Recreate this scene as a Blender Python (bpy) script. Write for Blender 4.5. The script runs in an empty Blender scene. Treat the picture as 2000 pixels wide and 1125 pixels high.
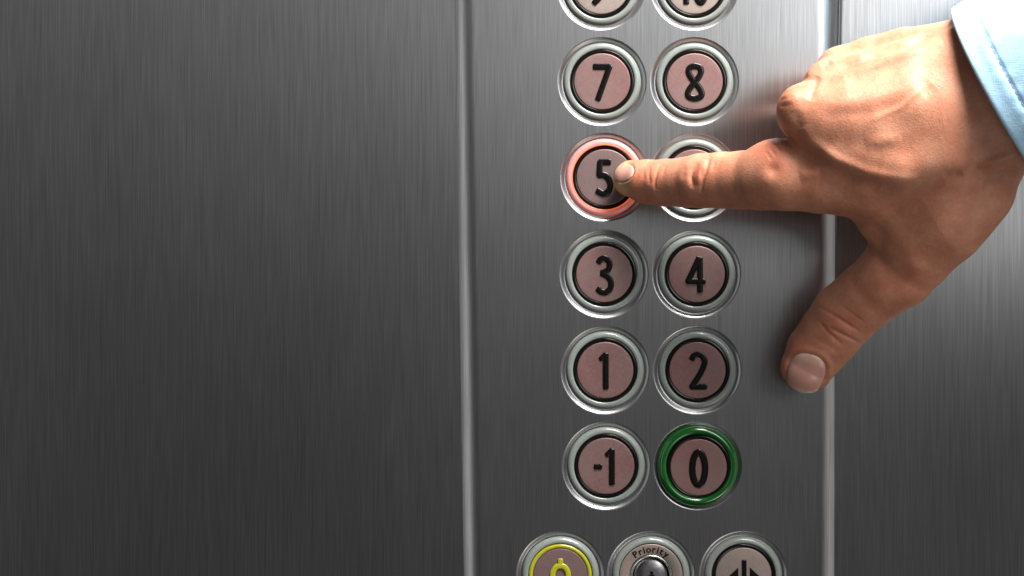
import bpy, bmesh, math, random
import numpy as np
from mathutils import Vector, Matrix
from mathutils.geometry import tessellate_polygon

scene = bpy.context.scene
COL = scene.collection
rng = np.random.RandomState(7)
random.seed(7)

# ------------------------------------------------------------------ camera, light, exposure
S = 0.16            # millimetres on the panel per photograph pixel
D = 600.0           # camera distance from the panel, mm
M = 0.001           # mm -> Blender metres

cam_d = bpy.data.cameras.new("camera")
cam = bpy.data.objects.new("camera", cam_d)
COL.objects.link(cam)
cam.location = (0, -D * M, 0)
cam.rotation_euler = (math.radians(90), 0, 0)
cam_d.sensor_width = 36
cam_d.lens = 36 * D / (2000 * S)
cam_d.clip_start = 0.01
cam_d.clip_end = 20
scene.camera = cam

world = bpy.data.worlds.new("World")
scene.world = world
world.use_nodes = True
bg = world.node_tree.nodes["Background"]
bg.inputs[0].default_value = (0.95, 0.98, 1.0, 1)
bg.inputs[1].default_value = 0.019

def area(name, loc, target, sx, sy, power, color=(1, 1, 1)):
    d = bpy.data.lights.new(name, 'AREA')
    d.shape = 'RECTANGLE'
    d.size, d.size_y = sx, sy
    d.energy = power
    d.color = color
    o = bpy.data.objects.new(name, d)
    COL.objects.link(o)
    o.location = loc
    v = Vector(target) - Vector(loc)
    o.rotation_euler = v.to_track_quat('-Z', 'Y').to_euler()
    return o

area("cabin_ceiling_lamp", (0.21, -0.24, 0.45), (0.12, -0.05, 0.05), 0.24, 0.24, 11.5, (1.0, 0.975, 0.94))
area("cabin_front_lamp", (0.50, -0.90, 0.54), (0.50, 0, 0.54), 0.36, 0.74, 5.0, (1.0, 1.0, 1.0))
area("front_lower_fill", (0.50, -0.90, 0.095), (0.50, 0, 0.095), 0.36, 0.14, 0.23, (1.0, 1.0, 1.0))  # added dimmer light below the front lamp, shapes the reflected band on the steel
area("panel_centre_fill", (0.14, -0.90, 0.02), (0.14, 0, 0.02), 0.32, 0.56, 0.055, (1.0, 1.0, 1.0))  # added weak fill, lifts the centre steel beside and below the hand
area("left_strip_fill", (-0.75, -0.45, 0.08), (-0.02, 0, 0.0), 0.25, 1.1, 0.85, (1.0, 1.0, 1.0))  # added tall light that makes the panel's rounded left edge read bright
area("low_right_fill", (0.60, -0.20, -0.22), (0.13, -0.05, -0.02), 0.40, 0.70, 0.40, (1.0, 0.96, 0.93))  # added fill for the hand's lower right edge and the right edge strip
area("hand_underside_fill", (0.34, -0.46, -0.45), (0.12, -0.04, 0.0), 0.25, 0.25, 0.75, (1.0, 0.95, 0.90))  # added fill from below front, lifts the hand's underside without a steel highlight

scene.view_settings.view_transform = 'Standard'
scene.view_settings.look = 'None'
scene.view_settings.exposure = 0
scene.view_settings.gamma = 1
scene.render.engine = 'CYCLES'
scene.cycles.use_denoising = True
scene.cycles.max_bounces = 8
scene.cycles.sample_clamp_indirect = 4
scene.cycles.caustics_reflective = False
scene.cycles.caustics_refractive = False

# ------------------------------------------------------------------ helpers
def W(u, v, y=0.0):
    """Photograph pixel at depth y (mm, negative towards the camera) -> mm point."""
    f = (D + y) / D
    return np.array([(u - 1000) * S * f, y, (562.5 - v) * S * f])

def R(r, y):
    return r * S * (D + y) / D

def mesh_object(name, verts, faces, mat, parent=None, smooth=True, loc=None):
    me = bpy.data.meshes.new(name)
    me.from_pydata([tuple(p) for p in verts], [], [tuple(f) for f in faces])
    me.update()
    if smooth:
        me.polygons.foreach_set("use_smooth", [True] * len(me.polygons))
    me.materials.append(mat)
    o = bpy.data.objects.new(name, me)
    COL.objects.link(o)
    if parent is not None:
        o.parent = parent
    if loc is not None:
        o.location = loc
    return o

def tag(o, label, cat, group=None, kind=None):
    o["label"] = label
    o["category"] = cat
    if group:
        o["group"] = group
    if kind:
        o["kind"] = kind
    return o

def empty(name, loc):
    o = bpy.data.objects.new(name, None)
    COL.objects.link(o)
    o.location = loc
    o.empty_display_size = 0.01
    return o

class Mb:
    """collects vertices (mm, local) and faces"""
    def __init__(self):
        self.v, self.f = [], []
    def add(self, vs, fs):
        b = len(self.v)
        self.v += [tuple(p) for p in vs]
        self.f += [tuple(i + b for i in f) for f in fs]
    def build(self, name, mat, parent=None, smooth=True, loc=None):
        return mesh_object(name, [(x * M, y * M, z * M) for x, y, z in self.v], self.f, mat, parent, smooth, loc)

def lathe(profile, n=96, cap=False, cx=0.0, cz=0.0):
    """profile: (radius px, y mm); axis along y; first point outermost."""
    vs, fs = [], []
    for r, y in profile:
        for i in range(n):
            a = 2 * math.pi * i / n
            vs.append((cx + r * S * math.cos(a), y, cz + r * S * math.sin(a)))
    for k in range(len(profile) - 1):
        for i in range(n):
            j = (i + 1) % n
            fs.append((k * n + i, k * n + j, (k + 1) * n + j, (k + 1) * n + i))
    if cap:
        k = len(profile) - 1
        fs.append(tuple(k * n + i for i in range(n)))
    return vs, fs

def resample(pts, step=2.0):
    pts = [np.array(p, float) for p in pts]
    out = [pts[0]]
    for a, b in zip(pts[:-1], pts[1:]):
        n = max(1, int(np.linalg.norm(b - a) / step))
        out += [a + (b - a) * k / n for k in range(1, n + 1)]
    return out

def catmull(pts, n=8):
    p = [np.array(q, float) for q in pts]
    p = [2 * p[0] - p[1]] + p + [2 * p[-1] - p[-2]]
    out = []
    for i in range(1, len(p) - 2):
        for k in range(n):
            t = k / n
            out.append(0.5 * (2 * p[i] + (p[i + 1] - p[i - 1]) * t + (2 * p[i - 1] - 5 * p[i] + 4 * p[i + 1] - p[i + 2]) * t * t
                              + (3 * p[i] - p[i - 1] - 3 * p[i + 1] + p[i + 2]) * t ** 3))
    out.append(p[-2])
    return out

def stroke(mb, pts, w, y0, h, curved=False, closed=False):
    """raised rounded stroke: centre line in local photo pixels (y down), half width w px, from y0 mm rising h mm to the camera"""
    P = catmull(pts) if curved else [np.array(p, float) for p in pts]
    if closed:
        P = P[:-1] if np.allclose(P[0], P[-1]) else P
    n = len(P)
    prof = []
    m = 8
    for k in range(m + 1):
        a = math.pi * k / m
        c, s = math.cos(a), math.sin(a)
        prof.append((math.copysign(abs(c) ** 0.4, c), abs(s) ** 0.4))
    vs, fs = [], []
    for i in range(n):
        if closed:
            t0, t1 = P[i] - P[i - 1], P[(i + 1) % n] - P[i]
        else:
            t0 = P[i] - P[i - 1] if i else P[1] - P[0]
            t1 = P[i + 1] - P[i] if i < n - 1 else P[-1] - P[-2]
        t0 = t0 / (np.linalg.norm(t0) + 1e-9)
        t1 = t1 / (np.linalg.norm(t1) + 1e-9)
        nn = np.array([-(t0 + t1)[1], (t0 + t1)[0]])
        nn /= np.linalg.norm(nn) + 1e-9
        sc = 1 / max(0.6, abs(nn @ np.array([-t0[1], t0[0]])))
        for c, s in prof:
            q = P[i] + nn * (w * c * sc)
            vs.append((q[0] * S, y0 - h * s, -q[1] * S))
    m1 = m + 1
    rngi = range(n if closed else n - 1)
    for i in rngi:
        j = (i + 1) % n
        for k in range(m):
            fs.append((i * m1 + k, j * m1 + k, j * m1 + k + 1, i * m1 + k + 1))
    mb.add(vs, fs)
    if not closed:                                            # rounded ends (squarish)
        for e, tdir in ((0, P[0] - P[1]), (n - 1, P[-1] - P[-2])):
            td = tdir / np.linalg.norm(tdir)
            nn = np.array([-td[1], td[0]])
            cv, cf = [], []
            L = 5
            for l in range(L + 1):
                b = math.pi / 2 * l / L
                ext, shr = math.sin(b) ** 0.7 * w * 0.55, max(0.02, math.cos(b) ** 0.6)
                for c, s in prof:
                    q = P[e] + td * ext + nn * (w * c * shr)
                    cv.append((q[0] * S, y0 - h * s * (shr ** 0.5), -q[1] * S))
            for l in range(L):
                for k in range(m):
                    cf.append((l * m1 + k, l * m1 + k + 1, (l + 1) * m1 + k + 1, (l + 1) * m1 + k))
            mb.add(cv, cf)

def prism(mb, poly, y0, h, inset=1.5):
    """raised polygon with bevelled edge; poly in local pixels"""
    P = [np.array(p, float) for p in poly]
    c = sum(P) / len(P)
    n = len(P)
    vs = []
    for sc, yy in ((1.0, y0), (1.0, y0 - h * 0.6), (None, y0 - h)):
        for p in P:
            q = p if sc else c + (p - c) * (1 - inset / np.linalg.norm(p - c))
            vs.append((q[0] * S, yy, -q[1] * S))
    fs = [(2 * n + i) for i in range(n)]
    faces = [tuple(fs)]
    for k in range(2):
        for i in range(n):
            j = (i + 1) % n
            faces.append((k * n + i, k * n + j, (k + 1) * n + j, (k + 1) * n + i))
    mb.add(vs, faces)

# ------------------------------------------------------------------ materials
def new_mat(name):
    m = bpy.data.materials.new(name)
    m.use_nodes = True
    nt = m.node_tree
    return m, nt, nt.nodes["Principled BSDF"]

def N(nt, typ, **kw):
    n = nt.nodes.new(typ)
    for k, v in kw.items():
        setattr(n, k, v)
    return n

def math_n(nt, op, a, b=None, c=None):
    n = nt.nodes.new('ShaderNodeMath')
    n.operation = op
    for i, x in enumerate((a, b, c)):
        if x is None:
            continue
        if isinstance(x, (int, float)):
            n.inputs[i].default_value = x
        else:
            nt.links.new(x, n.inputs[i])
    return n.outputs[0]

def noise(nt, vec, scale=1.0, detail=2.0, rough=0.5):
    n = nt.nodes.new('ShaderNodeTexNoise')
    n.inputs['Scale'].default_value = scale
    n.inputs['Detail'].default_value = detail
    n.inputs['Roughness'].default_value = rough
    nt.links.new(vec, n.inputs['Vector'])
    return n.outputs['Fac']

def scaled(nt, vec, sc):
    m = nt.nodes.new('ShaderNodeMapping')
    m.inputs['Scale'].default_value = sc
    nt.links.new(vec, m.inputs['Vector'])
    return m.outputs[0]

def ramp(nt, fac, stops):
    r = nt.nodes.new('ShaderNodeValToRGB')
    el = r.color_ramp.elements
    while len(el) < len(stops):
        el.new(0.5)
    for e, (p, c) in zip(el, stops):
        e.position = p
        e.color = (*c, 1)
    nt.links.new(fac, r.inputs[0])
    return r.outputs[0]

def steel(name, base=0.49, contrast=0.42, rough=0.287, aniso=0.74):
    m, nt, b = new_mat(name)
    geo = N(nt, 'ShaderNodeNewGeometry')
    p = geo.outputs['Position']
    f1 = noise(nt, scaled(nt, p, (5200, 300, 55)), 1, 1, 0.5)      # fine brush lines
    f2 = noise(nt, scaled(nt, p, (2100, 100, 26)), 1, 2, 0.6)      # wider streaks
    f3 = noise(nt, scaled(nt, p, (26, 10, 14)), 1, 3, 0.55)        # faint cloudy smears
    s = math_n(nt, 'ADD', math_n(nt, 'MULTIPLY', f1, 0.68), math_n(nt, 'MULTIPLY', f2, 0.22))
    s = math_n(nt, 'ADD', s, math_n(nt, 'MULTIPLY', f3, 0.22))
    k = math_n(nt, 'MULTIPLY_ADD', math_n(nt, 'SUBTRACT', s, 0.5), contrast * 3.2 * base, base)
    k = math_n(nt, 'MINIMUM', math_n(nt, 'MAXIMUM', k, 0.06), 0.95)
    cmb = N(nt, 'ShaderNodeCombineColor')
    nt.links.new(k, cmb.inputs[0])
    nt.links.new(k, cmb.inputs[1])
    nt.links.new(math_n(nt, 'MULTIPLY', k, 1.01), cmb.inputs[2])
    nt.links.new(cmb.outputs[0], b.inputs['Base Color'])
    b.inputs['Metallic'].default_value = 1.0
    b.inputs['Specular IOR Level'].default_value = 0.3
    b.inputs['Roughness'].default_value = rough
    b.inputs['Anisotropic'].default_value = aniso
    tv = N(nt, 'ShaderNodeCombineXYZ')
    tv.inputs[0].default_value = 1.0
    nt.links.new(tv.outputs[0], b.inputs['Tangent'])
    return m

MAT_STEEL = steel("brushed_steel")
MAT_RIM = steel("pressed_steel_rim", 0.36, 0.25, 0.33, 0.3)
MAT_WALL = steel("brushed_wall_steel", 0.44, 0.42, 0.287, 0.74)

def plain(name, col, rough=0.4, metal=0.0, coat=0.0, grain=0.0, gscale=900, bump=0.0, emit=None, estr=0.0, sss=0.0, spec=0.5, patch=None):
    m, nt, b = new_mat(name)
    geo = N(nt, 'ShaderNodeNewGeometry')
    f = noise(nt, geo.outputs['Position'], gscale, 3, 0.6)
    lo = tuple(c * (1 - grain) for c in col)
    hi = tuple(min(1, c * (1 + grain)) for c in col)
    colr = ramp(nt, f, ((0.3, lo), (0.7, hi)))
    rsock = b.inputs['Roughness']
    rsock.default_value = rough
    if patch:
        pn = noise(nt, geo.outputs['Position'], 48, 3, 0.6)
        wear = noise(nt, scaled(nt, geo.outputs['Position'], (700, 700, 700)), 1, 5, 0.75)
        mx = N(nt, 'ShaderNodeMix', data_type='RGBA')
        fac = math_n(nt, 'MINIMUM', math_n(nt, 'MAXIMUM', math_n(nt, 'MULTIPLY_ADD', pn, 2.2, -0.7), 0.0), 1.0)
        nt.links.new(fac, mx.inputs[0])
        nt.links.new(colr, mx.inputs[6])
        mx.inputs[7].default_value = (*patch, 1)
        mx2 = N(nt, 'ShaderNodeMix', data_type='RGBA')
        mx2.blend_type = 'MULTIPLY'
        mx2.inputs[0].default_value = 0.2
        nt.links.new(mx.outputs[2], mx2.inputs[6])
        nt.links.new(ramp(nt, wear, ((0.35, (0.55, 0.55, 0.55)), (0.6, (1.1, 1.1, 1.1)))), mx2.inputs[7])
        colr = mx2.outputs[2]
        nt.links.new(math_n(nt, 'MULTIPLY_ADD', math_n(nt, 'SUBTRACT', pn, 0.5), 0.35, rough), rsock)
    nt.links.new(colr, b.inputs['Base Color'])
    b.inputs['Metallic'].default_value = metal
    b.inputs['Specular IOR Level'].default_value = spec
    b.inputs['Coat Weight'].default_value = coat
    b.inputs['Coat Roughness'].default_value = 0.08
    if sss:
        b.inputs['Subsurface Weight'].default_value = sss
        b.inputs['Subsurface Scale'].default_value = 0.002
    if bump:
        bp = N(nt, 'ShaderNodeBump')
        bp.inputs['Strength'].default_value = bump
        bp.inputs['Distance'].default_value = 0.0001
        nt.links.new(f, bp.inputs['Height'])
        nt.links.new(bp.outputs[0], b.inputs['Normal'])
    if emit:
        b.inputs['Emission Color'].default_value = (*emit, 1)
        b.inputs['Emission Strength'].default_value = estr
    return m

MAT_RING = plain("translucent_ring", (0.19, 0.212, 0.198), 0.30, 0, 0.25, 0.05, 400, 0.03, sss=0.3)
MAT_RING_LIT = plain("lit_red_ring", (0.40, 0.22, 0.21), 0.34, 0, 0.25, 0.05, 400, 0.03, (1.0, 0.19, 0.13), 0.26, sss=0.3)
MAT_GLOW = plain("glowing_red_rim", (0.5, 0.15, 0.08), 0.35, 0, 0.2, 0.05, 400, 0.03, (1.0, 0.13, 0.02), 0.75)
MAT_RING_GREEN = plain("green_ring", (0.004, 0.080, 0.010), 0.18, 0, 0.8, 0.1, 300, 0.03)
MAT_BLACK = plain("black_plastic", (0.004, 0.0035, 0.003), 0.17, 0, 0.0, 0.2, 800, 0.04, spec=0.38)
MAT_YELLOW = plain("yellow_plastic", (0.31, 0.30, 0.009), 0.3, 0, 0.4, 0.08, 500, 0.04)
MAT_PLATE = plain("pink_metal_plate", (0.205, 0.103, 0.099), 0.5, 0.5, 0, 0.22, 2600, 0.25, patch=(0.175, 0.122, 0.114))
MAT_PLATE_PALE = plain("warm_metal_plate", (0.25, 0.215, 0.185), 0.48, 0.5, 0, 0.14, 2600, 0.25, patch=(0.25, 0.18, 0.165))
MAT_PLATE_DIM = plain("brown_metal_plate", (0.165, 0.118, 0.112), 0.5, 0.5, 0, 0.15, 2600, 0.25, patch=(0.18, 0.095, 0.095))
MAT_CHROME = plain("lock_chrome", (0.6, 0.6, 0.58), 0.25, 1.0, 0, 0.1, 900, 0.1)
MAT_LOCK = plain("lock_dark_metal", (0.42, 0.41, 0.43), 0.3, 1.0, 0, 0.2, 900, 0.1)
MAT_BACK = plain("dark_backing", (0.16, 0.16, 0.16), 0.5, 0, 0, 0.2, 300)

def skin_mat():
    m, nt, b = new_mat("skin")
    geo = N(nt, 'ShaderNodeNewGeometry')
    p = geo.outputs['Position']
    at = N(nt, 'ShaderNodeAttribute', attribute_name="redness")
    blot = noise(nt, p, 120, 4, 0.6)
    fine = noise(nt, p, 900, 3, 0.6)
    base = ramp(nt, math_n(nt, 'ADD', math_n(nt, 'MULTIPLY', blot, 0.7), math_n(nt, 'MULTIPLY', fine, 0.3)),
                ((0.32, (0.40, 0.145, 0.085)), (0.5, (0.475, 0.198, 0.118)), (0.68, (0.55, 0.265, 0.165))))
    mix = N(nt, 'ShaderNodeMix', data_type='RGBA')
    nt.links.new(at.outputs['Fac'], mix.inputs[0])
    nt.links.new(base, mix.inputs[6])
    mix.inputs[7].default_value = (0.54, 0.15, 0.085, 1)
    pal = N(nt, 'ShaderNodeAttribute', attribute_name="pallor")
    mix2 = N(nt, 'ShaderNodeMix', data_type='RGBA')
    nt.links.new(pal.outputs['Fac'], mix2.inputs[0])
    nt.links.new(mix.outputs[2], mix2.inputs[6])
    mix2.inputs[7].default_value = (0.66, 0.47, 0.22, 1)
    nt.links.new(mix2.outputs[2], b.inputs['Base Color'])
    b.inputs['Subsurface Weight'].default_value = 0.12
    b.inputs['Subsurface Radius'].default_value = (1.0, 0.35, 0.18)
    b.inputs['Subsurface Scale'].default_value = 0.0022
    nt.links.new(math_n(nt, 'MULTIPLY_ADD', fine, 0.2, 0.42), b.inputs['Roughness'])
    b.inputs['Specular IOR Level'].default_value = 0.35
    vor = N(nt, 'ShaderNodeTexVoronoi', feature='DISTANCE_TO_EDGE')
    vor.inputs['Scale'].default_value = 1100
    wp = noise(nt, p, 500, 2, 0.5)
    addv = N(nt, 'ShaderNodeVectorMath', operation='MULTIPLY_ADD')
    cw = N(nt, 'ShaderNodeCombineXYZ')
    nt.links.new(wp, cw.inputs[0]); nt.links.new(wp, cw.inputs[2])
    nt.links.new(cw.outputs[0], addv.inputs[0])
    addv.inputs[1].default_value = (0.002, 0.002, 0.002)
    nt.links.new(p, addv.inputs[2])
    nt.links.new(addv.outputs[0], vor.inputs['Vector'])
    h = math_n(nt, 'ADD', math_n(nt, 'MINIMUM', math_n(nt, 'MULTIPLY', vor.outputs['Distance'], 3.0), 1.0),
               math_n(nt, 'MULTIPLY', noise(nt, p, 350, 4, 0.65), 1.6))
    bp = N(nt, 'ShaderNodeBump')
    bp.inputs['Strength'].default_value = 0.27
    bp.inputs['Distance'].default_value = 0.00012
    nt.links.new(h, bp.inputs['Height'])
    nt.links.new(bp.outputs[0], b.inputs['Normal'])
    return m
MAT_SKIN = skin_mat()

def nail_mat():
    m, nt, b = new_mat("nail")
    at = N(nt, 'ShaderNodeAttribute', attribute_name="along")
    nt.links.new(ramp(nt, at.outputs['Fac'], ((0.0, (0.66, 0.43, 0.35)), (0.16, (0.62, 0.37, 0.30)), (0.26, (0.56, 0.28, 0.225)),
                                              (0.86, (0.57, 0.29, 0.23)), (0.95, (0.70, 0.52, 0.36)))), b.inputs['Base Color'])
    b.inputs['Roughness'].default_value = 0.34
    b.inputs['Coat Weight'].default_value = 0.12
    b.inputs['Coat Roughness'].default_value = 0.15
    b.inputs['Subsurface Weight'].default_value = 0.15
    b.inputs['Subsurface Radius'].default_value = (1, 0.4, 0.25)
    b.inputs['Subsurface Scale'].default_value = 0.0015
    return m
MAT_NAIL = nail_mat()

def cloth_mat():
    m, nt, b = new_mat("blue_cotton")
    geo = N(nt, 'ShaderNodeNewGeometry')
    p = geo.outputs['Position']
    f = noise(nt, p, 260, 4, 0.6)
    nt.links.new(ramp(nt, f, ((0.3, (0.33, 0.56, 0.75)), (0.7, (0.40, 0.63, 0.81)))), b.inputs['Base Color'])
    b.inputs['Roughness'].default_value = 0.85
    b.inputs['Sheen Weight'].default_value = 0.3
    wx = noise(nt, scaled(nt, p, (3500, 3500, 500)), 1, 1)
    wy = noise(nt, scaled(nt, p, (500, 500, 3500)), 1, 1)
    bp = N(nt, 'ShaderNodeBump')
    bp.inputs['Strength'].default_value = 0.35
    bp.inputs['Distance'].default_value = 0.00015
    nt.links.new(math_n(nt, 'ADD', math_n(nt, 'ADD', wx, wy), math_n(nt, 'MULTIPLY', noise(nt, p, 150, 3), 2.0)), bp.inputs['Height'])
    nt.links.new(bp.outputs[0], b.inputs['Normal'])
    return m
MAT_CLOTH = cloth_mat()
MAT_THREAD = plain("blue_thread", (0.22, 0.36, 0.66), 0.8, 0, 0, 0.1, 2000)

# ------------------------------------------------------------------ control panel with dimpled holes
# kind, column, row, centre of the button in photo pixels
BUTTONS = [
    ("9", 1174, -27), ("10", 1356, -27), ("7", 1176, 159.5), ("8", 1356.5, 159.5), ("5", 1181, 346.5), ("6", 1356, 347),
    ("3", 1180, 535.5), ("4", 1360.5, 535.5), ("1", 1182, 723), ("2", 1362, 723), ("-1", 1184, 910), ("0", 1363, 910),
    ("alarm", 1094.5, 1124), ("priority", 1271.5, 1124), ("open", 1452, 1124)]
RH = 86.8

def edge_l(v):
    return 880 + 18 * v / 1125
def edge_r(v):
    return 1641 - 1.5 * v / 1125

def build_panel():
    mb = Mb()
    v0, v1 = -330, 1500
    n = 96
    outer = [(edge_l(v0) + 48, v0), (edge_r(v0) - 48, v0), (edge_r(v1) - 48, v1), (edge_l(v1) + 48, v1)]
    loops = [[Vector((*p, 0)) for p in outer]]
    for _, cu, cv in BUTTONS:
        loops.append([Vector((cu + (RH + 0.9) * math.cos(2 * math.pi * i / n), cv - (RH + 0.9) * math.sin(2 * math.pi * i / n), 0)) for i in range(n)])
    flat = [p for l in loops for p in l]
    tris = tessellate_polygon(loops)
    vs = [tuple(W(p.x, p.y)) for p in flat]
    fs = []
    for t in tris:
        a, b, c = (np.array(vs[i]) for i in t)
        nn = np.cross(b - a, c - a)
        if abs(nn[1]) < 1e-9:
            continue
        fs.append(t if nn[1] < 0 else t[::-1])
    mb.add(vs, fs)
    # rounded long edges
    for fn, sgn in ((edge_l, 1), (edge_r, -1)):
        ep = [(48, 0.0)] + [(44 * (1 - k / 16), 3.5 * (k / 16) ** 2) for k in range(17)] + [(0, 8)]
        vs, fs = [], []
        for d, y in ep:
            for v in (v0, v1):
                p = W(fn(v) + sgn * d, v)
                vs.append((p[0], y, p[2]))
        for k in range(len(ep) - 1):
            f = (2 * k, 2 * k + 1, 2 * k + 3, 2 * k + 2)
            fs.append(f if sgn < 0 else f[::-1])
        mb.add(vs, fs)
    root = empty("control_panel", (0, 0, 0))
    tag(root, "tall brushed steel lift control panel with rounded long edges carrying all the buttons", "control panel")
    o = mb.build("panel_sheet", MAT_STEEL, root)
    bm = bmesh.new(); bm.from_mesh(o.data)
    bmesh.ops.remove_doubles(bm, verts=bm.verts, dist=1e-6)
    bmesh.ops.recalc_face_normals(bm, faces=bm.faces)
    bm.to_mesh(o.data); bm.free()
    # pressed-in rim round each button
    prof = [(RH + 0.9, 0.0), (RH + 0.3, 0.0), (86.2, 0.02), (85.3, 0.06), (84.3, 0.14), (83.3, 0.25), (82.2, 0.38), (80, 0.62), (79, 0.71), (78, 0.76), (76, 0.8), (75, 0.8)]
    for _, cu, cv in BUTTONS:
        c = W(cu, cv)
        rb = Mb(); rb.add(*lathe(prof, n))
        rb.build("button_rim", MAT_RIM, root, loc=c * M)
    b = Mb()
    p0, p1 = W(800, v0), W(1760, v1)
    b.add([(p0[0], 9, p0[2]), (p1[0], 9, p0[2]), (p1[0], 9, p1[2]), (p0[0], 9, p1[2]),
           (p0[0], 12, p0[2]), (p1[0], 12, p0[2]), (p1[0], 12, p1[2]), (p0[0], 12, p1[2])],
          [(0, 3, 2, 1), (4, 5, 6, 7), (0, 1, 5, 4), (2, 3, 7, 6), (1, 2, 6, 5), (3, 0, 4, 7)])
    b.build("back_box", MAT_BACK, root, smooth=False)
build_panel()

def wall(name, label, corners, edge_side):
    """steel sheet with a small rolled edge on the side of the control panel; corners (u,v): top-left, top-right, bottom-right, bottom-left"""
    mb = Mb()
    tl, tr, br, bl = corners
    y = 2.4
    if edge_side == 'right':
        rows = [(tl, bl), (None, None)]
        prof = [(9, y), (6, y), (3, y + 0.06), (1.2, y + 0.25), (0.2, y + 0.8), (0, y + 4)]
        cols = [(tl[0], bl[0], y)] + [(tr[0] - d, br[0] - d, yy) for d, yy in prof]
    else:
        prof = [(0, y + 4), (0.2, y + 0.8), (1.2, y + 0.25), (3, y + 0.06), (6, y), (9, y)]
        cols = [(tl[0] + d, bl[0] + d, yy) for d, yy in prof] + [(tr[0], br[0], y)]
    vs, fs = [], []
    for ut, ub, yy in cols:
        a, b = W(ut, tl[1]), W(ub, bl[1])
        vs += [(a[0], yy, a[2]), (b[0], yy, b[2])]
    for k in range(len(cols) - 1):
        fs.append((2 * k, 2 * k + 1, 2 * k + 3, 2 * k + 2))
    mb.add(vs, fs)
    yb = y + 4                                                # folded back: sides and rear of the sheet
    q = [W(*tl), W(*tr), W(*br), W(*bl)]
    for a, b in ((0, 1), (1, 2), (2, 3), (3, 0)):
        if (a, b) == ((1, 2) if edge_side == 'right' else (3, 0)):
            continue
        mb.add([(q[a][0], y, q[a][2]), (q[b][0], y, q[b][2]), (q[b][0], yb, q[b][2]), (q[a][0], yb, q[a][2])], [(0, 1, 2, 3)])
    mb.add([(p[0], yb, p[2]) for p in q], [(0, 1, 2, 3)])
    o = mb.build(name, MAT_WALL)
    tag(o, label, "wall panel")
wall("wall_panel", "wide dark brushed steel wall panel left of the button panel",
     ((-900, -330), (edge_l(-330) + 26, -330), (edge_l(1500) + 26, 1500), (-900, 1500)), 'right')
wall("wall_panel", "brushed steel wall panel to the right, behind the hand and blue sleeve",
     ((1648, -330), (2900, -330), (2900, 1500), (1614, 1500)), 'left')

# ------------------------------------------------------------------ buttons
def numerals(kind):
    """list of (part name, strokes); a stroke = (points, half width, curved, closed)"""
    w = 5.9
    def ell(cx, cy, rx, ry, n=40):
        return [(cx + rx * math.sin(2 * math.pi * i / n), cy - ry * math.cos(2 * math.pi * i / n)) for i in range(n)]
    one = lambda x, y=0: [([(x, -31 + y), (x, 34 + y)], w, False, False), ([(x - 0.5, -31.5 + y), (x - 10, -22 + y)], w * 0.8, False, False)]
    if kind == "7":
        return [("numeral", [([(-15, -29), (15, -29)], w, False, False), ([(14.5, -29), (-8, 34)], w, False, False)])]
    if kind == "8":
        pts = []
        for i in range(64):
            t = 2 * math.pi * i / 64
            a = 12.2 if math.cos(t) > 0 else 13.6
            pts.append((a * math.sin(2 * t) * 1.02 + 0.3, -31.5 * math.cos(t) + 1.5))
        return [("numeral", [(pts, w, False, True)])]
    if kind == "5":
        return [("numeral", [([(-9, -30), (9.5, -30)], w, False, False), ([(-9, -30), (-10.5, -5)], w, False, False),
                             ([(-10.5, -5), (-2, -5), (6, 0), (11, 11), (9.5, 23), (3, 30), (-5, 31), (-14, 26)], w, True, False)])]
    if kind == "3":
        return [("numeral", [([(-10.5, -24), (-7, -29), (1, -31), (9, -26), (10.5, -16), (6, -7), (-4, -2.5)], w, True, False),
                             ([(-4, -2), (5, 3), (11.5, 10), (13.5, 19), (11, 29), (4, 35), (-5, 34.5), (-12, 29)], w, True, False)])]
    if kind == "4":
        return [("numeral", [([(6.5, -31), (6.5, 33)], w, False, False), ([(4, -31), (-17, 14)], w, False, False),
                             ([(-17, 14), (15, 14)], w * 0.9, False, False)])]
    if kind == "1":
        return [("numeral", one(1))]
    if kind == "2":
        return [("numeral", [([(-11, -22), (-7, -28), (2, -31), (10, -27), (14, -18), (12, -8), (4, 9), (-11, 32)], w, True, False),
                             ([(-12, 32), (16, 32)], w, False, False)])]
    if kind == "-1":
        return [("minus_sign", [([(-21.5, 1), (-10.5, 1)], w * 0.9, False, False)]), ("numeral", one(11))]
    if kind == "0":
        return [("numeral", [(ell(0, 2, 12.5, 31.5), w + 0.6, False, True)])]
    if kind == "9":
        return [("numeral", [(ell(0, -13, 12, 16), w, False, True), ([(12, -11), (10, 2), (-1, 20), (-13, 33)], w, True, False)])]
    if kind == "10":
        return [("numeral", one(-16, -1)), ("numeral", [(ell(12.5, 1.5, 10.5, 31), w, False, True)])]
    if kind == "6":
        return [("numeral", [(ell(0, 15, 13, 17), w, False, True), ([(-13, 14), (-9, -2), (0, -18), (8, -31)], w, True, False)])]

GROUP = "round floor buttons in two columns"
LABELS = {
    "9": "topmost left button cut by the picture edge, showing only the tail of a 9",
    "10": "topmost right button cut by the picture edge, showing the feet of a 10",
    "7": "pale ringed button numbered 7, straight above the red lit button",
    "8": "pale ringed button numbered 8, straight above the one hidden by the finger",
    "5": "pressed button numbered 5 with its ring lit red under the fingertip",
    "6": "button mostly hidden behind the pointing finger, its numeral covered",
    "3": "grey ringed button numbered 3, straight below the red lit button",
    "4": "grey ringed button numbered 4, between the pointing finger and button 2",
    "1": "grey ringed button numbered 1, straight above the minus one button",
    "2": "grey ringed button numbered 2, straight above the green ringed button",
    "-1": "pale ringed button numbered minus one, beside the green ringed button",
    "0": "button numbered 0 with a dark green glossy ring"}

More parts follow.
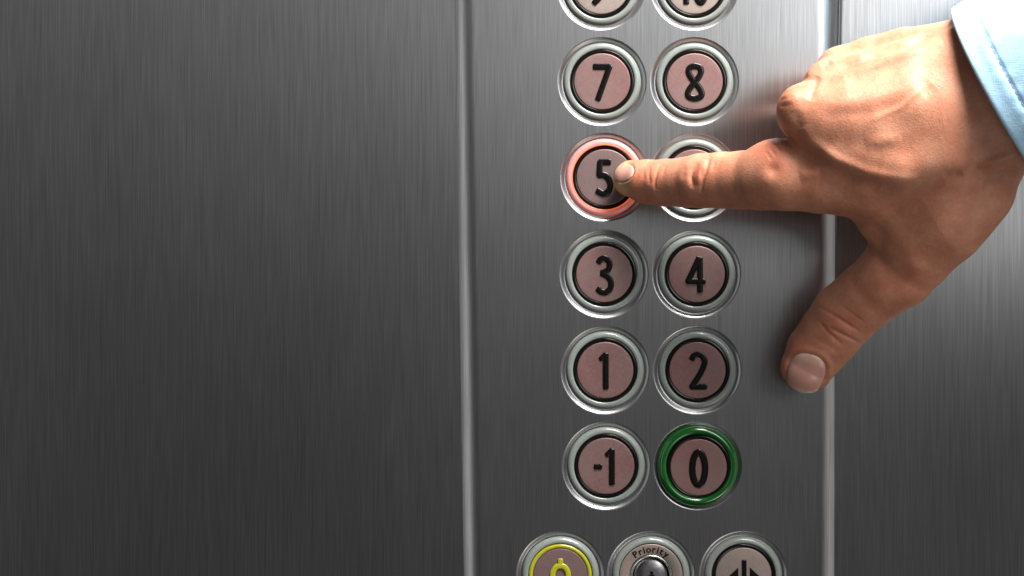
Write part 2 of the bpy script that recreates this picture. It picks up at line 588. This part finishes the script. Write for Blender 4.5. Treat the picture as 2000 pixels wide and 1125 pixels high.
RING = [(76, 2.0), (75.9, 0.8), (75.6, 0.45), (75.0, 0.2), (74.0, -0.08), (72.5, -0.32), (70.5, -0.48), (68, -0.56), (65.5, -0.55), (63.8, -0.45), (63.1, -0.25), (62.8, 0.2), (62.8, 1.5)]
def make_button(kind, cu, cv):
    c = W(cu, cv) * M
    root = empty("floor_button", c)
    tag(root, LABELS[kind], "lift button", GROUP)
    ring_mat, plate_mat, black, push, tall, off = MAT_RING, MAT_PLATE, MAT_BLACK, 0.0, 0.0, (0, 0)
    if kind == "5":
        ring_mat, plate_mat, push = MAT_RING_LIT, MAT_PLATE_DIM, 0.25
    if kind == "0":
        ring_mat, tall, off = MAT_RING_GREEN, 1.6, (2.0, 4.0)
    if kind in ("9", "10"):
        plate_mat = MAT_PLATE_PALE
    prof = RING
    if tall:
        prof = [(80.5, 2.0), (80.3, 0.7), (79.8, 0.2), (78.8, -0.5), (77, -1.15), (74, -1.75), (70, -2.1), (66.5, -2.1), (63.8, -1.8), (62, -1.2), (61.5, -0.5), (61.5, 1.5)]
    mb = Mb(); mb.add(*lathe(prof, 112)); mb.build("light_ring", ring_mat, root)
    ox, oz = off[0] * S, -off[1] * S
    if tall:
        ox, oz = ox * 0.4, oz * 0.5
    y = push - tall * 0.55
    mb = Mb(); mb.add(*lathe([(62.7, 1.5 + y), (62.6, 0.0 + y), (62.2, -0.28 + y), (61.4, -0.36 + y), (56.2, -0.36 + y), (55.5, -0.28 + y), (55.2, 0.0 + y), (55.2, 1.0 + y)], 112, False, ox, oz))
    mb.build("black_ring", black, root)
    mb = Mb(); mb.add(*lathe([(55.2, 1.0 + y), (55.0, -0.36 + y), (54.6, -0.5 + y), (53.8, -0.56 + y), (53.0, -0.57 + y), (45, -0.57 + y), (20, -0.57 + y)], 112, True, ox, oz))
    mb.build("face_plate", plate_mat, root)
    if kind == "5":
        mb = Mb(); mb.add(*lathe([(64.6, -0.3), (64.4, -0.62), (63.7, -0.66), (63.0, -0.5), (62.7, 0.0), (62.7, 1.0)], 112))
        mb.build("glowing_rim", MAT_GLOW, root)
    for nm, sts in numerals(kind):
        mb = Mb()
        for i, (pts, w, cur, clo) in enumerate(sts):
            stroke(mb, pts, w, -0.50 + y, 0.5 + 0.015 * i, cur, clo)
        mb.v = [(a + ox, b, d + oz) for a, b, d in mb.v]
        mb.build(nm, MAT_BLACK, root)
    return root

for kind, cu, cv in BUTTONS[:12]:
    make_button(kind, cu, cv)

BRING = [(76, 2.0), (75.8, 0.8), (75.0, 0.4), (73.8, 0.1), (72, -0.2), (70, -0.42), (67.5, -0.54), (65, -0.54), (63, -0.42), (63.0, -0.12), (62, 0.2), (62, 1.5)]
GROUP2 = "bottom row of special buttons"

def make_alarm(cu, cv):
    root = empty("alarm_button", W(cu, cv) * M)
    tag(root, "alarm button with yellow bell and yellow inner ring at the bottom edge", "lift button", GROUP2)
    mb = Mb(); mb.add(*lathe(BRING, 112)); mb.build("light_ring", MAT_RING, root)
    mb = Mb(); mb.add(*lathe([(61.8, 1.5), (61.7, -0.1), (61, -0.45), (58.5, -0.62), (55.5, -0.6), (53.8, -0.4), (53.4, 1.0)], 112)); mb.build("yellow_ring", MAT_YELLOW, root)
    mb = Mb(); mb.add(*lathe([(53.4, 1.0), (53.2, -0.2), (52.6, -0.38), (51, -0.4), (20, -0.4)], 112, True)); mb.build("face_plate", MAT_PLATE_DIM, root)
    mb = Mb()
    o = 3
    stroke(mb, [(0, -34 + o), (0, -26 + o)], 5.2, -0.3, 0.6)
    half = [(0, -22 + o), (8, -20 + o), (14, -11 + o), (15.5, 0 + o), (16, 12 + o), (20, 20 + o), (26, 26 + o)]
    path = [(-x, yv) for x, yv in half[::-1]] + half[1:]
    stroke(mb, path, 5.4, -0.3, 0.64, True)
    stroke(mb, [(-26, 26 + o), (26, 26 + o)], 5.0, -0.3, 0.62)
    stroke(mb, [(-5, 35 + o), (5, 35 + o)], 4.5, -0.3, 0.6)
    mb.build("bell_symbol", MAT_YELLOW, root)

def make_open(cu, cv):
    root = empty("door_open_button", W(cu, cv) * M)
    tag(root, "door button with black bar and arrowheads, pale ring, right end of the bottom row", "lift button", GROUP2)
    mb = Mb(); mb.add(*lathe(BRING, 112)); mb.build("light_ring", MAT_RING, root)
    mb = Mb(); mb.add(*lathe([(61.8, 1.5), (61.7, 0.0), (61.2, -0.28), (60.4, -0.36), (55.8, -0.36), (55.1, -0.2), (54.8, 1.0)], 112)); mb.build("black_ring", MAT_BLACK, root)
    mb = Mb(); mb.add(*lathe([(54.8, 1.0), (54.6, -0.36), (54.1, -0.52), (53, -0.57), (20, -0.57)], 112, True)); mb.build("face_plate", MAT_PLATE_PALE, root)
    mb = Mb(); stroke(mb, [(1, -29), (1, 36)], 4.6, -0.5, 0.5); mb.build("bar_symbol", MAT_BLACK, root)
    for sg in (-1, 1):
        mb = Mb(); prism(mb, [(1 + sg * 11.5, -16), (1 + sg * 11.5, 26), (1 + sg * 34, 5)], -0.5, 0.5, 3.0)
        mb.build("arrow_symbol", MAT_BLACK, root, smooth=False)

def make_priority(cu, cv):
    root = empty("key_switch", W(cu, cv) * M)
    tag(root, "round key switch lettered Priority in the middle of the bottom row", "key switch", GROUP2)
    mb = Mb(); mb.add(*lathe(BRING, 112)); mb.build("light_ring", MAT_RING, root)
    mb = Mb(); mb.add(*lathe([(61.9, 1.5), (61.7, -0.3), (61.2, -0.48), (60, -0.52), (42.5, -0.52), (41.6, -0.4), (41.4, 1.0)], 112)); mb.build("face_plate", MAT_PLATE_PALE, root)
    mb = Mb(); mb.add(*lathe([(41.2, 1.0), (41.0, -0.5), (40.3, -0.95), (38.5, -1.05), (36.5, -0.8), (35.6, -0.2), (35.2, 3.0)], 96)); lock = mb.build("lock_collar", MAT_CHROME, root)
    mb = Mb(); mb.add(*lathe([(35.2, 3.0), (33.5, 1.6), (31.5, 1.1), (29.5, 0.9), (10, 0.8)], 96, True)); cyl = mb.build("lock_cylinder", MAT_LOCK, root)
    mb = Mb(); stroke(mb, [(1.5, -6), (1.5, 24)], 3.2, 0.85, 0.12); stroke(mb, [(-3, 2), (6, 2)], 2.8, 0.85, 0.13); mb.build("keyhole", MAT_BLACK, cyl)
    # lettering on an arc
    mb = Mb()
    text, size = "Priority", 18.5
    adv = {}
    dg = None
    glyphs = []
    for ch in text:
        cu_ = bpy.data.curves.new("letter", 'FONT')
        cu_.body = ch
        cu_.size = 1.0
        cu_.extrude = 0.004
        cu_.offset = 0.026
        cu_.resolution_u = 4
        ob = bpy.data.objects.new("letter", cu_)
        COL.objects.link(ob)
        bpy.context.view_layer.update()
        dg = bpy.context.evaluated_depsgraph_get()
        me = ob.evaluated_get(dg).to_mesh()
        vs = [tuple(v.co) for v in me.vertices]
        fs = [tuple(p.vertices) for p in me.polygons]
        ob.evaluated_get(dg).to_mesh_clear()
        COL.objects.unlink(ob)
        bpy.data.objects.remove(ob)
        bpy.data.curves.remove(cu_)
        x0, x1 = min(v[0] for v in vs), max(v[0] for v in vs)
        glyphs.append((vs, fs, x0, x1))
    gap = 0.12
    total = sum(g[3] - g[2] for g in glyphs) + gap * (len(glyphs) - 1)
    rad = 45.5
    pos = -total / 2
    for vs, fs, x0, x1 in glyphs:
        mid = pos + (x1 - x0) / 2
        th = mid * size / (rad + 4)
        out = []
        for x, yv, z in vs:
            lx, ly = (x - (x0 + x1) / 2) * size, yv * size + rad
            px = lx * math.cos(th) + ly * math.sin(th)
            pz = -lx * math.sin(th) + ly * math.cos(th)
            out.append((px * S, -0.55 - z * 6, pz * S))
        mb.add(out, fs)
        pos += (x1 - x0) + gap
    mb.build("lettering", MAT_BLACK, root, smooth=False)

make_alarm(1094.5, 1124)
make_priority(1271.5, 1124)
make_open(1452, 1124)

# ------------------------------------------------------------------ the hand: one continuous surface grown from a distance field
def chain(pts):
    out = []
    for u, v, y, r in pts:
        y = -6.6 + 0.82 * (y + 6.6) if y < -6.6 else y
        out.append((W(u, v, y), R(r, y)))
    return out

INDEX = chain([(1234, 349, -6.6, 36), (1262, 355, -10.5, 42.5), (1300, 357, -16, 45.5), (1340, 356, -22, 48.5), (1370, 353, -27, 53),
               (1410, 352, -32, 54.5), (1450, 352, -37.5, 56.5), (1490, 350, -44, 60), (1530, 347, -49, 64)])
INDEX_META = chain([(1515, 330, -48, 58), (1600, 345, -51, 71), (1700, 345, -54, 84), (1800, 290, -60, 90), (1920, 225, -62, 100)])
MIDDLE_META = chain([(1572, 217, -60, 52), (1660, 212, -64, 62), (1780, 195, -66, 80), (1910, 175, -66, 98)])
RING_META = chain([(1620, 166, -56, 47), (1690, 155, -59, 55), (1790, 145, -62, 72), (1890, 140, -64, 90)])
PINKY_META = chain([(1642, 138, -48, 45), (1700, 123, -51, 51), (1770, 112, -54, 58), (1865, 118, -59, 80)])
MIDDLE = chain([(1572, 217, -60, 52), (1566, 228, -24, 46), (1600, 240, -16, 44), (1640, 250, -20, 41), (1665, 258, -32, 38)])
RINGF = chain([(1620, 166, -56, 47), (1616, 182, -24, 43), (1655, 195, -16, 41), (1690, 205, -21, 38), (1705, 212, -32, 36)])
PINKY = chain([(1642, 138, -48, 45), (1648, 150, -24, 38), (1685, 165, -19, 36), (1712, 175, -26, 34)])
PALM = chain([(1680, 270, -42, 85), (1800, 240, -46, 110), (1900, 215, -50, 110)])
THUMB = chain([(1576, 717, -13, 51), (1594, 686, -14.5, 57.5), (1622, 652, -17.5, 61), (1649, 616, -21.5, 64), (1694, 578, -27, 65), (1738, 543, -33, 65)])
THUMB_META = chain([(1738, 543, -33, 65), (1768, 538, -36, 58), (1790, 500, -39, 70), (1836, 440, -44, 78), (1900, 365, -49, 82), (1924, 296, -53, 78)])
WEB = chain([(1726, 424, -42, 48), (1780, 425, -44, 68), (1830, 400, -48, 85)])
WRIST_A = chain([(1900, 140, -64, 92), (2010, 70, -68, 95), (2200, -40, -74, 105)])
WRIST_B = chain([(1945, 240, -60, 92), (2050, 170, -64, 95), (2240, 70, -70, 105)])

PLATE_MID = chain([(1616, 240, -64, 42), (1720, 250, -68.5, 52), (1830, 230, -70, 68)])
PLATE = chain([(1594, 262, -61, 36), (1640, 296, -65, 38), (1700, 312, -68, 42), (1760, 322, -70, 46), (1830, 300, -70, 56)])

GROUPS = [  # (chain, smoothing with what came before, mm)
    (WRIST_A, 0), (WRIST_B, 5), (PALM, 6), (PINKY_META, 5), (RING_META, 4), (MIDDLE_META, 4), (INDEX_META, 5), (PLATE, 5), (PLATE_MID, 6),
    (THUMB_META, 8), (WEB, 10), (THUMB, 3), (INDEX, 4), (PINKY, 2.0), (RINGF, 2.0), (MIDDLE, 2.0)]

def cone_d(P, a, ra, b, rb):
    ba = (b - a).astype(np.float32)
    L2 = float(ba @ ba)
    pa = P - a.astype(np.float32)
    h = np.clip((pa @ ba) / L2, 0, 1)
    q = pa - h[:, None] * ba
    return np.sqrt(np.einsum('ij,ij->i', q, q)) - (ra + (rb - ra) * h)

def smin(a, b, k):
    if k <= 0:
        return np.minimum(a, b)
    h = np.maximum(k - np.abs(a - b), 0) / k
    return np.minimum(a, b) - h * h * k * 0.25

def sdf(P):
    P = P.astype(np.float32)
    F = None
    for ch, k in GROUPS:
        g = None
        for (a, ra), (b, rb) in zip(ch[:-1], ch[1:]):
            d = cone_d(P, a, ra, b, rb)
            g = d if g is None else smin(g, d, 0.8)
        F = g if F is None else smin(F, g, k)
    return F

def grad(P, e=0.15):
    k = np.array([[1, -1, -1], [-1, -1, 1], [-1, 1, -1], [1, 1, 1]], np.float32)
    g = sum(k[i] * sdf(P + k[i] * e)[:, None] for i in range(4))
    return g / (np.linalg.norm(g, axis=1, keepdims=True) + 1e-9)

def surface_nets(lo, hi, h):
    B = 4
    nb = np.ceil((hi - lo) / (h * B)).astype(int)
    n = nb * B + 1
    ctr = np.stack(np.meshgrid(*[lo[i] + (np.arange(nb[i]) + 0.5) * h * B for i in range(3)], indexing='ij'), -1)
    Fc = sdf(ctr.reshape(-1, 3)).reshape(nb)
    act = np.abs(Fc) < h * B * 0.9 + 1.5
    Fg = np.repeat(np.repeat(np.repeat(np.sign(Fc) * 5, B, 0), B, 1), B, 2)
    F = np.ones(n, np.float32) * 5
    F[:-1, :-1, :-1] = Fg
    bi = np.argwhere(act)
    off = np.stack(np.meshgrid(*[np.arange(B + 1)] * 3, indexing='ij'), -1).reshape(-1, 3)
    idx = (bi[:, None, :] * B + off[None]).reshape(-1, 3)
    fl = np.unique(np.ravel_multi_index(idx.T, n))
    idx = np.stack(np.unravel_index(fl, n), -1)
    F.reshape(-1)[fl] = sdf(lo + idx * h)
    inside = F < 0
    c = [inside[dx:n[0] - 1 + dx, dy:n[1] - 1 + dy, dz:n[2] - 1 + dz] for dx in (0, 1) for dy in (0, 1) for dz in (0, 1)]
    cnt = sum(x.astype(np.int8) for x in c)
    cells = np.argwhere((cnt > 0) & (cnt < 8))
    cid = -np.ones(n - 1, np.int64)
    cid[tuple(cells.T)] = np.arange(len(cells))
    corners = np.array([(dx, dy, dz) for dx in (0, 1) for dy in (0, 1) for dz in (0, 1)])
    vals = np.stack([F[tuple((cells + o).T)] for o in corners], 1)
    acc = np.zeros((len(cells), 3)); num = np.zeros(len(cells))
    for a in range(8):
        for b in range(a + 1, 8):
            if np.abs(corners[a] - corners[b]).sum() != 1:
                continue
            m = (vals[:, a] < 0) != (vals[:, b] < 0)
            t = np.where(m, vals[:, a] / (vals[:, a] - vals[:, b] + 1e-12), 0)
            acc += np.where(m[:, None], corners[a] + t[:, None] * (corners[b] - corners[a]), 0)
            num += m
    V = lo + (cells + acc / num[:, None]) * h
    quads = []
    for ax in range(3):
        s0 = [slice(None)] * 3; s1 = [slice(None)] * 3
        s0[ax] = slice(0, -1); s1[ax] = slice(1, None)
        A, Bv = inside[tuple(s0)], inside[tuple(s1)]
        o1, o2 = (ax + 1) % 3, (ax + 2) % 3
        e = np.argwhere(A != Bv)
        e = e[(e[:, o1] > 0) & (e[:, o2] > 0) & (e[:, o1] < n[o1] - 1) & (e[:, o2] < n[o2] - 1)]
        u1 = np.zeros(3, int); u1[o1] = 1
        u2 = np.zeros(3, int); u2[o2] = 1
        q = np.stack([cid[tuple((e - u1 - u2).T)], cid[tuple((e - u2).T)], cid[tuple(e.T)], cid[tuple((e - u1).T)]], 1)
        fl_ = A[tuple(e.T)]
        q = np.where(fl_[:, None], q, q[:, ::-1])
        quads.append(q)
    return V, np.concatenate(quads)

def subdivide(V, Q):
    E = np.stack([Q, np.roll(Q, -1, 1)], -1)
    Es = np.sort(E, -1).reshape(-1, 2)
    ue, inv = np.unique(Es, axis=0, return_inverse=True)
    inv = inv.reshape(-1, 4)
    n = len(V)
    em = (V[ue[:, 0]] + V[ue[:, 1]]) / 2
    fm = V[Q].mean(1)
    V2 = np.concatenate([V, em, fm])
    fi = n + len(ue) + np.arange(len(Q))
    q = [np.stack([Q[:, i], n + inv[:, i], fi, n + inv[:, i - 1]], 1) for i in range(4)]
    return V2, np.concatenate(q)

def poly_dist(uv, pts, with_along=False):
    best = np.full(len(uv), 1e9)
    along = np.full(len(uv), 0.5)
    pts = np.array(pts, float)
    if len(pts) == 1:
        best = np.linalg.norm(uv - pts[0], axis=1)
        return (best, along) if with_along else best
    seg = np.linalg.norm(np.diff(pts, axis=0), axis=1)
    tot, run = seg.sum(), 0.0
    for (a, b), L in zip(zip(pts[:-1], pts[1:]), seg):
        ab = b - a
        t = np.clip(((uv - a) @ ab) / (ab @ ab), 0, 1)
        dd = np.linalg.norm(uv - a - t[:, None] * ab, axis=1)
        m = dd < best
        best = np.where(m, dd, best)
        along = np.where(m, (run + t * L) / tot, along)
        run += L
    return (best, along) if with_along else best

# sculpting strokes on the surface that faces the viewer: (points in photo px, width px, height mm)
SCULPT = [
    # index: fold over the middle joint
    ([(1364, 318), (1352, 332), (1349, 346), (1354, 368)], 4.5, -0.55),
    ([(1387, 303), (1381, 324), (1372, 350), (1368, 376)], 4.0, -0.55),
    ([(1376, 312), (1368, 335), (1362, 360)], 7, 0.45),
    ([(1372, 330), (1369, 348)], 2.6, -0.25),
    ([(1396, 312), (1391, 335)], 4, -0.18),
    ([(1338, 322), (1333, 350)], 6, -0.18),
    # index: end joint
    ([(1292, 318), (1283, 334), (1278, 356), (1280, 372)], 3.2, -0.32),
    ([(1270, 324), (1267, 344), (1270, 362)], 3.2, -0.22),
    ([(1300, 322), (1293, 345)], 3, -0.12),
    ([(1258, 330), (1256, 352)], 3.5, -0.12),
    # thumb: joint creases
    ([(1596, 598), (1622, 612), (1650, 630), (1682, 650)], 3.2, -0.50),
    ([(1618, 640), (1648, 655), (1684, 672)], 3.4, -0.50),
    ([(1600, 628), (1616, 649), (1645, 672)], 3.6, -0.36),
    ([(1634, 592), (1660, 610), (1692, 632)], 3.0, -0.18),
    ([(1626, 630), (1660, 648)], 6, 0.25),
    ([(1580, 655), (1612, 672), (1640, 690)], 7, -0.20),
    # back of the hand
    ([(1570, 246), (1582, 272), (1634, 310), (1692, 335), (1746, 347), (1800, 352)], 10, 0.7),
    ([(1545, 268), (1575, 296), (1615, 328), (1665, 352), (1720, 366)], 12, -0.9),
    ([(1640, 136), (1670, 122), (1709, 106), (1766, 88), (1827, 60), (1866, 40)], 8, -1.3),
    ([(1600, 156), (1650, 150), (1720, 124), (1790, 100), (1840, 80)], 10, 0.9),
    ([(1630, 108), (1672, 94), (1725, 80), (1790, 62)], 6, -0.8),
    ([(1598, 150), (1590, 166), (1581, 196)], 7, -0.7),
    ([(1624, 118), (1604, 132)], 7, -0.6),
    ([(1545, 190)], 17, 0.8),
    ([(1584, 146)], 13, 0.7),
    ([(1525, 186), (1548, 180)], 3.0, -0.12),
    ([(1522, 197), (1552, 190)], 3.0, -0.12),
    ([(1522, 208), (1550, 204)], 3.0, -0.12),
    ([(1552, 215), (1560, 245), (1552, 262)], 10, -0.3),
    ([(1521, 286)], 16, 0.7),
    ([(1509, 331)], 14, -0.9),
    ([(1505, 290), (1516, 306)], 2.5, -0.22),
    ([(1514, 284), (1526, 300)], 2.5, -0.2),
    ([(1496, 296), (1508, 314)], 2.5, -0.18),
    ([(1562, 343), (1600, 334)], 13, 0.7),
    ([(1600, 205), (1690, 196), (1800, 165)], 14, 0.4),
    ([(1610, 225), (1700, 222), (1770, 200)], 12, -0.2),
    ([(1774, 245)], 30, -0.4),
    ([(1690, 280), (1760, 270)], 14, 0.4),
    ([(1820, 165), (1800, 185)], 18, -0.25),
    ([(1700, 235), (1760, 210), (1815, 160)], 6, 0.25),
    ([(1909, 324), (1950, 310), (1990, 296)], 9, 1.1),
    ([(1915, 352), (1950, 345), (1985, 325)], 11, -1.0),
    ([(1844, 350), (1880, 338)], 10, -0.7),
    ([(1690, 470), (1720, 440)], 16, -0.6),
    ([(1760, 470), (1800, 540)], 16, 0.4),
    ([(1700, 400), (1760, 410)], 14, -0.3),
    ([(1650, 370), (1700, 380)], 10, 0.3),
]
REDNESS = [([(1365, 342)], 26, 0.55), ([(1280, 345), (1250, 350)], 22, 0.5), ([(1545, 185)], 22, 0.6), ([(1500, 290), (1520, 320)], 26, 0.55),
           ([(1640, 640)], 34, 0.35), ([(1560, 690)], 24, 0.35), ([(1592, 140)], 16, 0.4), ([(1240, 395), (1400, 405)], 12, 0.4),
           ([(1720, 540), (1780, 560)], 40, 0.25)]
PALLOR = [([(1200, 342), (1204, 360), (1216, 372)], 15, 0.8), ([(1206, 326), (1222, 316)], 8, 0.5), ([(1552, 772), (1576, 772)], 10, 0.4)]
NAIL_T = dict(c=(1574, 729), tip=(-11, 37), side=(37, 11), n=2.5, lift=0.07, ridge=0.28)
NAIL_I = dict(c=(1219, 338), tip=(-19, 1.5), side=(-4, 18.5), n=2.2, lift=0.02, ridge=0.12)

def to_uv(V):
    f = (D + V[:, 1]) / D
    return np.stack([V[:, 0] / (S * f) + 1000, 562.5 - V[:, 2] / (S * f)], 1)

def nail_coord(uv, nl):
    A = np.array([nl['side'], nl['tip']], float).T
    return (uv - np.array(nl['c'])) @ np.linalg.inv(A).T

def hand_displace(V, n):
    uv = to_uv(V)
    face = np.clip(-n[:, 1] * 2.0 + 0.1, 0, 1)
    d = np.zeros(len(V))
    nd = np.zeros(len(V))
    for pts, w, h in SCULPT:
        dist, along = poly_dist(uv, pts, True)
        fade = np.clip(np.minimum(along, 1 - along) / 0.3, 0, 1) ** 0.6 if len(pts) > 1 else 1.0
        d += h * fade * np.exp(-(dist / w) ** 2)
    for nl, dep in ((NAIL_T, 0.40), (NAIL_I, 0.16)):
        q = nail_coord(uv, nl)
        rr = (np.abs(q[:, 0]) ** nl['n'] + np.abs(q[:, 1]) ** nl['n']) ** (1 / nl['n'])
        nd -= dep * np.clip((1.12 - rr) / 0.14, 0, 1) * (n[:, 1] < 0.3)
        d += nl['ridge'] * np.exp(-((rr - 1.2) / 0.12) ** 2) * (q[:, 1] < 0.5)
    return d * face + nd, uv

def ray_hit(uv):
    O = np.array([0, -D, 0.0])
    T = np.stack([(uv[:, 0] - 1000) * S, np.zeros(len(uv)), (562.5 - uv[:, 1]) * S], 1)
    dr = T - O
    dr /= np.linalg.norm(dr, axis=1, keepdims=True)
    t = np.full(len(uv), 480.0)
    for _ in range(60):
        t = np.minimum(t + sdf(O + dr * t[:, None]) * 0.8, 602.0)
    P = O + dr * t[:, None]
    deep = P[:, 1] > np.median(P[:, 1]) + 7                    # rays that slip past the fingertip: wrap onto its side
    P[deep] -= dr[deep] * ((P[deep, 1] - np.median(P[:, 1]) - 5) / dr[deep, 1])[:, None]
    for _ in range(6):
        P = P - grad(P) * sdf(P)[:, None]
    return P

def make_hand():
    root = empty("person", W(1800, 300, -55) * M)
    rl = W(1800, 300, -55)
    tag(root, "right hand in a pale blue shirt sleeve, index finger pressing the red lit button", "person")
    pts = np.array([p for ch, _ in GROUPS for p, r in ch])
    lo, hi = pts.min(0) - 14, pts.max(0) + 14
    lo, hi = lo - 6, hi + 6
    V, Q = surface_nets(lo, hi, 0.8)
    V, Q = subdivide(V, Q)
    for _ in range(2):
        g = grad(V)
        V = V - g * sdf(V)[:, None].clip(-0.6, 0.6)
    n = grad(V, 0.5)
    d, uv = hand_displace(V, n)
    red = np.zeros(len(V))
    for p, w, h in REDNESS:
        red = np.maximum(red, h * np.exp(-(poly_dist(uv, p) / w) ** 2))
    V = V + n * d[:, None]
    o_me = bpy.data.meshes.new("hand")
    o_me.vertices.add(len(V))
    o_me.vertices.foreach_set("co", ((V - rl) * M).astype(np.float32).ravel())
    o_me.loops.add(Q.size)
    o_me.loops.foreach_set("vertex_index", Q.astype(np.int32).ravel())
    o_me.polygons.add(len(Q))
    o_me.polygons.foreach_set("loop_start", (np.arange(len(Q)) * 4).astype(np.int32))
    o_me.update(calc_edges=True)
    o_me.validate()
    o_me.polygons.foreach_set("use_smooth", np.ones(len(o_me.polygons), bool))
    a = o_me.attributes.new("redness", 'FLOAT', 'POINT')
    a.data.foreach_set("value", red.astype(np.float32))
    pale = np.zeros(len(V))
    for p, w, h in PALLOR:
        pale = np.maximum(pale, h * np.exp(-(poly_dist(uv, p) / w) ** 2))
    a = o_me.attributes.new("pallor", 'FLOAT', 'POINT')
    a.data.foreach_set("value", pale.astype(np.float32))
    o_me.materials.append(MAT_SKIN)
    o = bpy.data.objects.new("hand", o_me)
    COL.objects.link(o)
    o.parent = root
    # nails: thin curved shells lying in their beds
    for nl, lab in ((NAIL_T, "pink thumb nail"), (NAIL_I, "pale index fingernail")):
        nr, na = 14, 56
        q = [(0.0, 0.0)]
        for i in range(1, nr + 1):
            for k in range(na):
                t = 2 * math.pi * k / na
                ct, st = math.cos(t), math.sin(t)
                rr = i / nr / (abs(ct) ** nl['n'] + abs(st) ** nl['n']) ** (1 / nl['n'])
                q.append((ct * rr, st * rr))
        q = np.array(q)
        uvn = np.array(nl['c']) + q[:, :1] * np.array(nl['side']) + q[:, 1:] * np.array(nl['tip'])
        H = ray_hit(uvn)
        nn = grad(H, 1.0)
        rad = (np.abs(q[:, 0]) ** nl['n'] + np.abs(q[:, 1]) ** nl['n']) ** (1 / nl['n'])
        lift = nl['lift'] - 0.55 * np.clip((rad - 0.9) / 0.1, 0, 1) * (q[:, 1] < 0.6) + 0.25 * np.clip(q[:, 1] - 0.4, 0, 1)
        P = H + nn * lift[:, None]
        top = P
        bot = P - nn * 0.5
        faces = [(0, 1 + k, 1 + (k + 1) % na) for k in range(na)]
        for i in range(nr - 1):
            for k in range(na):
                k2 = (k + 1) % na
                faces.append((1 + i * na + k, 1 + (i + 1) * na + k, 1 + (i + 1) * na + k2, 1 + i * na + k2))
        m = len(q)
        rim = [1 + (nr - 1) * na + k for k in range(na)]
        bf = [tuple(i + m for i in f[::-1]) for f in faces]
        sf = [(rim[k], rim[k] + m, rim[(k + 1) % na] + m, rim[(k + 1) % na]) for k in range(na)]
        allv = np.concatenate([top, bot]) - rl
        no = mesh_object("fingernail", allv * M, faces + bf + sf, MAT_NAIL, root)
        bm = bmesh.new(); bm.from_mesh(no.data); bmesh.ops.recalc_face_normals(bm, faces=bm.faces); bm.to_mesh(no.data); bm.free()
        no["label"] = lab
        at = no.data.attributes.new("along", 'FLOAT', 'POINT')
        al = np.concatenate([q[:, 1], q[:, 1]]) * 0.5 + 0.5
        at.data.foreach_set("value", al.astype(np.float32))
    # sleeve with cuff
    ax = np.array([0.875, -0.36, 0.46]); ax /= np.linalg.norm(ax)
    e1 = np.array([0.453, 0, -0.891]); e1 -= ax * (e1 @ ax); e1 /= np.linalg.norm(e1)
    e2 = np.cross(ax, e1)
    r1, r2 = 28.0, 24.0
    if e2[1] > 0:
        e2 = -e2
    c0 = W(1856, 17, -55) + e1 * r1
    na = 120
    def sleeve_r(t, a):
        """radius factor offsets (mm) at distance t along the sleeve and angle a"""
        fold = 0.9 * math.sin(3 * a + 0.09 * t) * min(1, t / 30) + 0.5 * math.sin(7 * a - 0.16 * t + 1) * min(1, t / 25)
        seam = -0.35 * math.exp(-((t - 7.2) / 0.55) ** 2) + 0.18 * math.exp(-((t - 5.2) / 1.4) ** 2)
        puck = 0.10 * math.sin(34 * a) * math.exp(-((t - 7.2) / 2.2) ** 2)
        return 1.3 * fold + seam + puck + 0.03 * t
    def sp(t, a, dr):
        rr = dr
        ca, sa = math.cos(a), math.sin(a)
        wob = 0.35 * math.sin(2 * a + 0.5)
        return c0 + ax * (t + wob) + e1 * (r1 + rr) * ca + e2 * (r2 + rr) * sa
    rings = []
    for t, dr in ((18, -1.7), (6, -1.6), (1.0, -1.5), (0.25, -1.2), (0.0, -0.75), (0.2, -0.25), (0.7, 0.0)):
        rings.append((t, dr, False))
    ts = list(np.arange(1.4, 10, 0.35)) + list(np.arange(10, 90, 2.0))
    for t in ts:
        rings.append((t, 0.0, True))
    vs, fs = [], []
    for t, dr, f in rings:
        for k in range(na * 2):
            a = math.pi * k / na
            vs.append((sp(t, a, dr + (sleeve_r(t, a) if f else 0.0)) - rl) * M)
    m = na * 2
    for i in range(len(rings) - 1):
        for k in range(m):
            k2 = (k + 1) % m
            fs.append((i * m + k, i * m + k2, (i + 1) * m + k2, (i + 1) * m + k))
    sl = mesh_object("shirt_sleeve", vs, fs, MAT_CLOTH, root)
    bm = bmesh.new(); bm.from_mesh(sl.data); bmesh.ops.recalc_face_normals(bm, faces=bm.faces); bm.to_mesh(sl.data); bm.free()
    # stitching: a row of short raised threads along the cuff hem
    mb = Mb()
    ns = 96
    for k in range(ns):
        a0 = 2 * math.pi * k / ns
        a1 = a0 + 2 * math.pi / ns * 0.68
        p, q2 = sp(7.2, a0, sleeve_r(7.2, a0) + 0.12), sp(7.2, a1, sleeve_r(7.2, a1) + 0.12)
        am = (a0 + a1) / 2
        up = e1 * math.cos(am) + e2 * math.sin(am)
        w_ = ax * 0.16
        mid = (p + q2) / 2 + up * 0.12
        vv = [p - w_, p + w_, mid - w_, mid + w_, q2 - w_, q2 + w_]
        mb.add([x - rl for x in vv], [(0, 2, 3, 1), (2, 4, 5, 3)])
    st = mb.build("stitching", MAT_THREAD, sl)
    st["kind"] = "stuff"

make_hand()
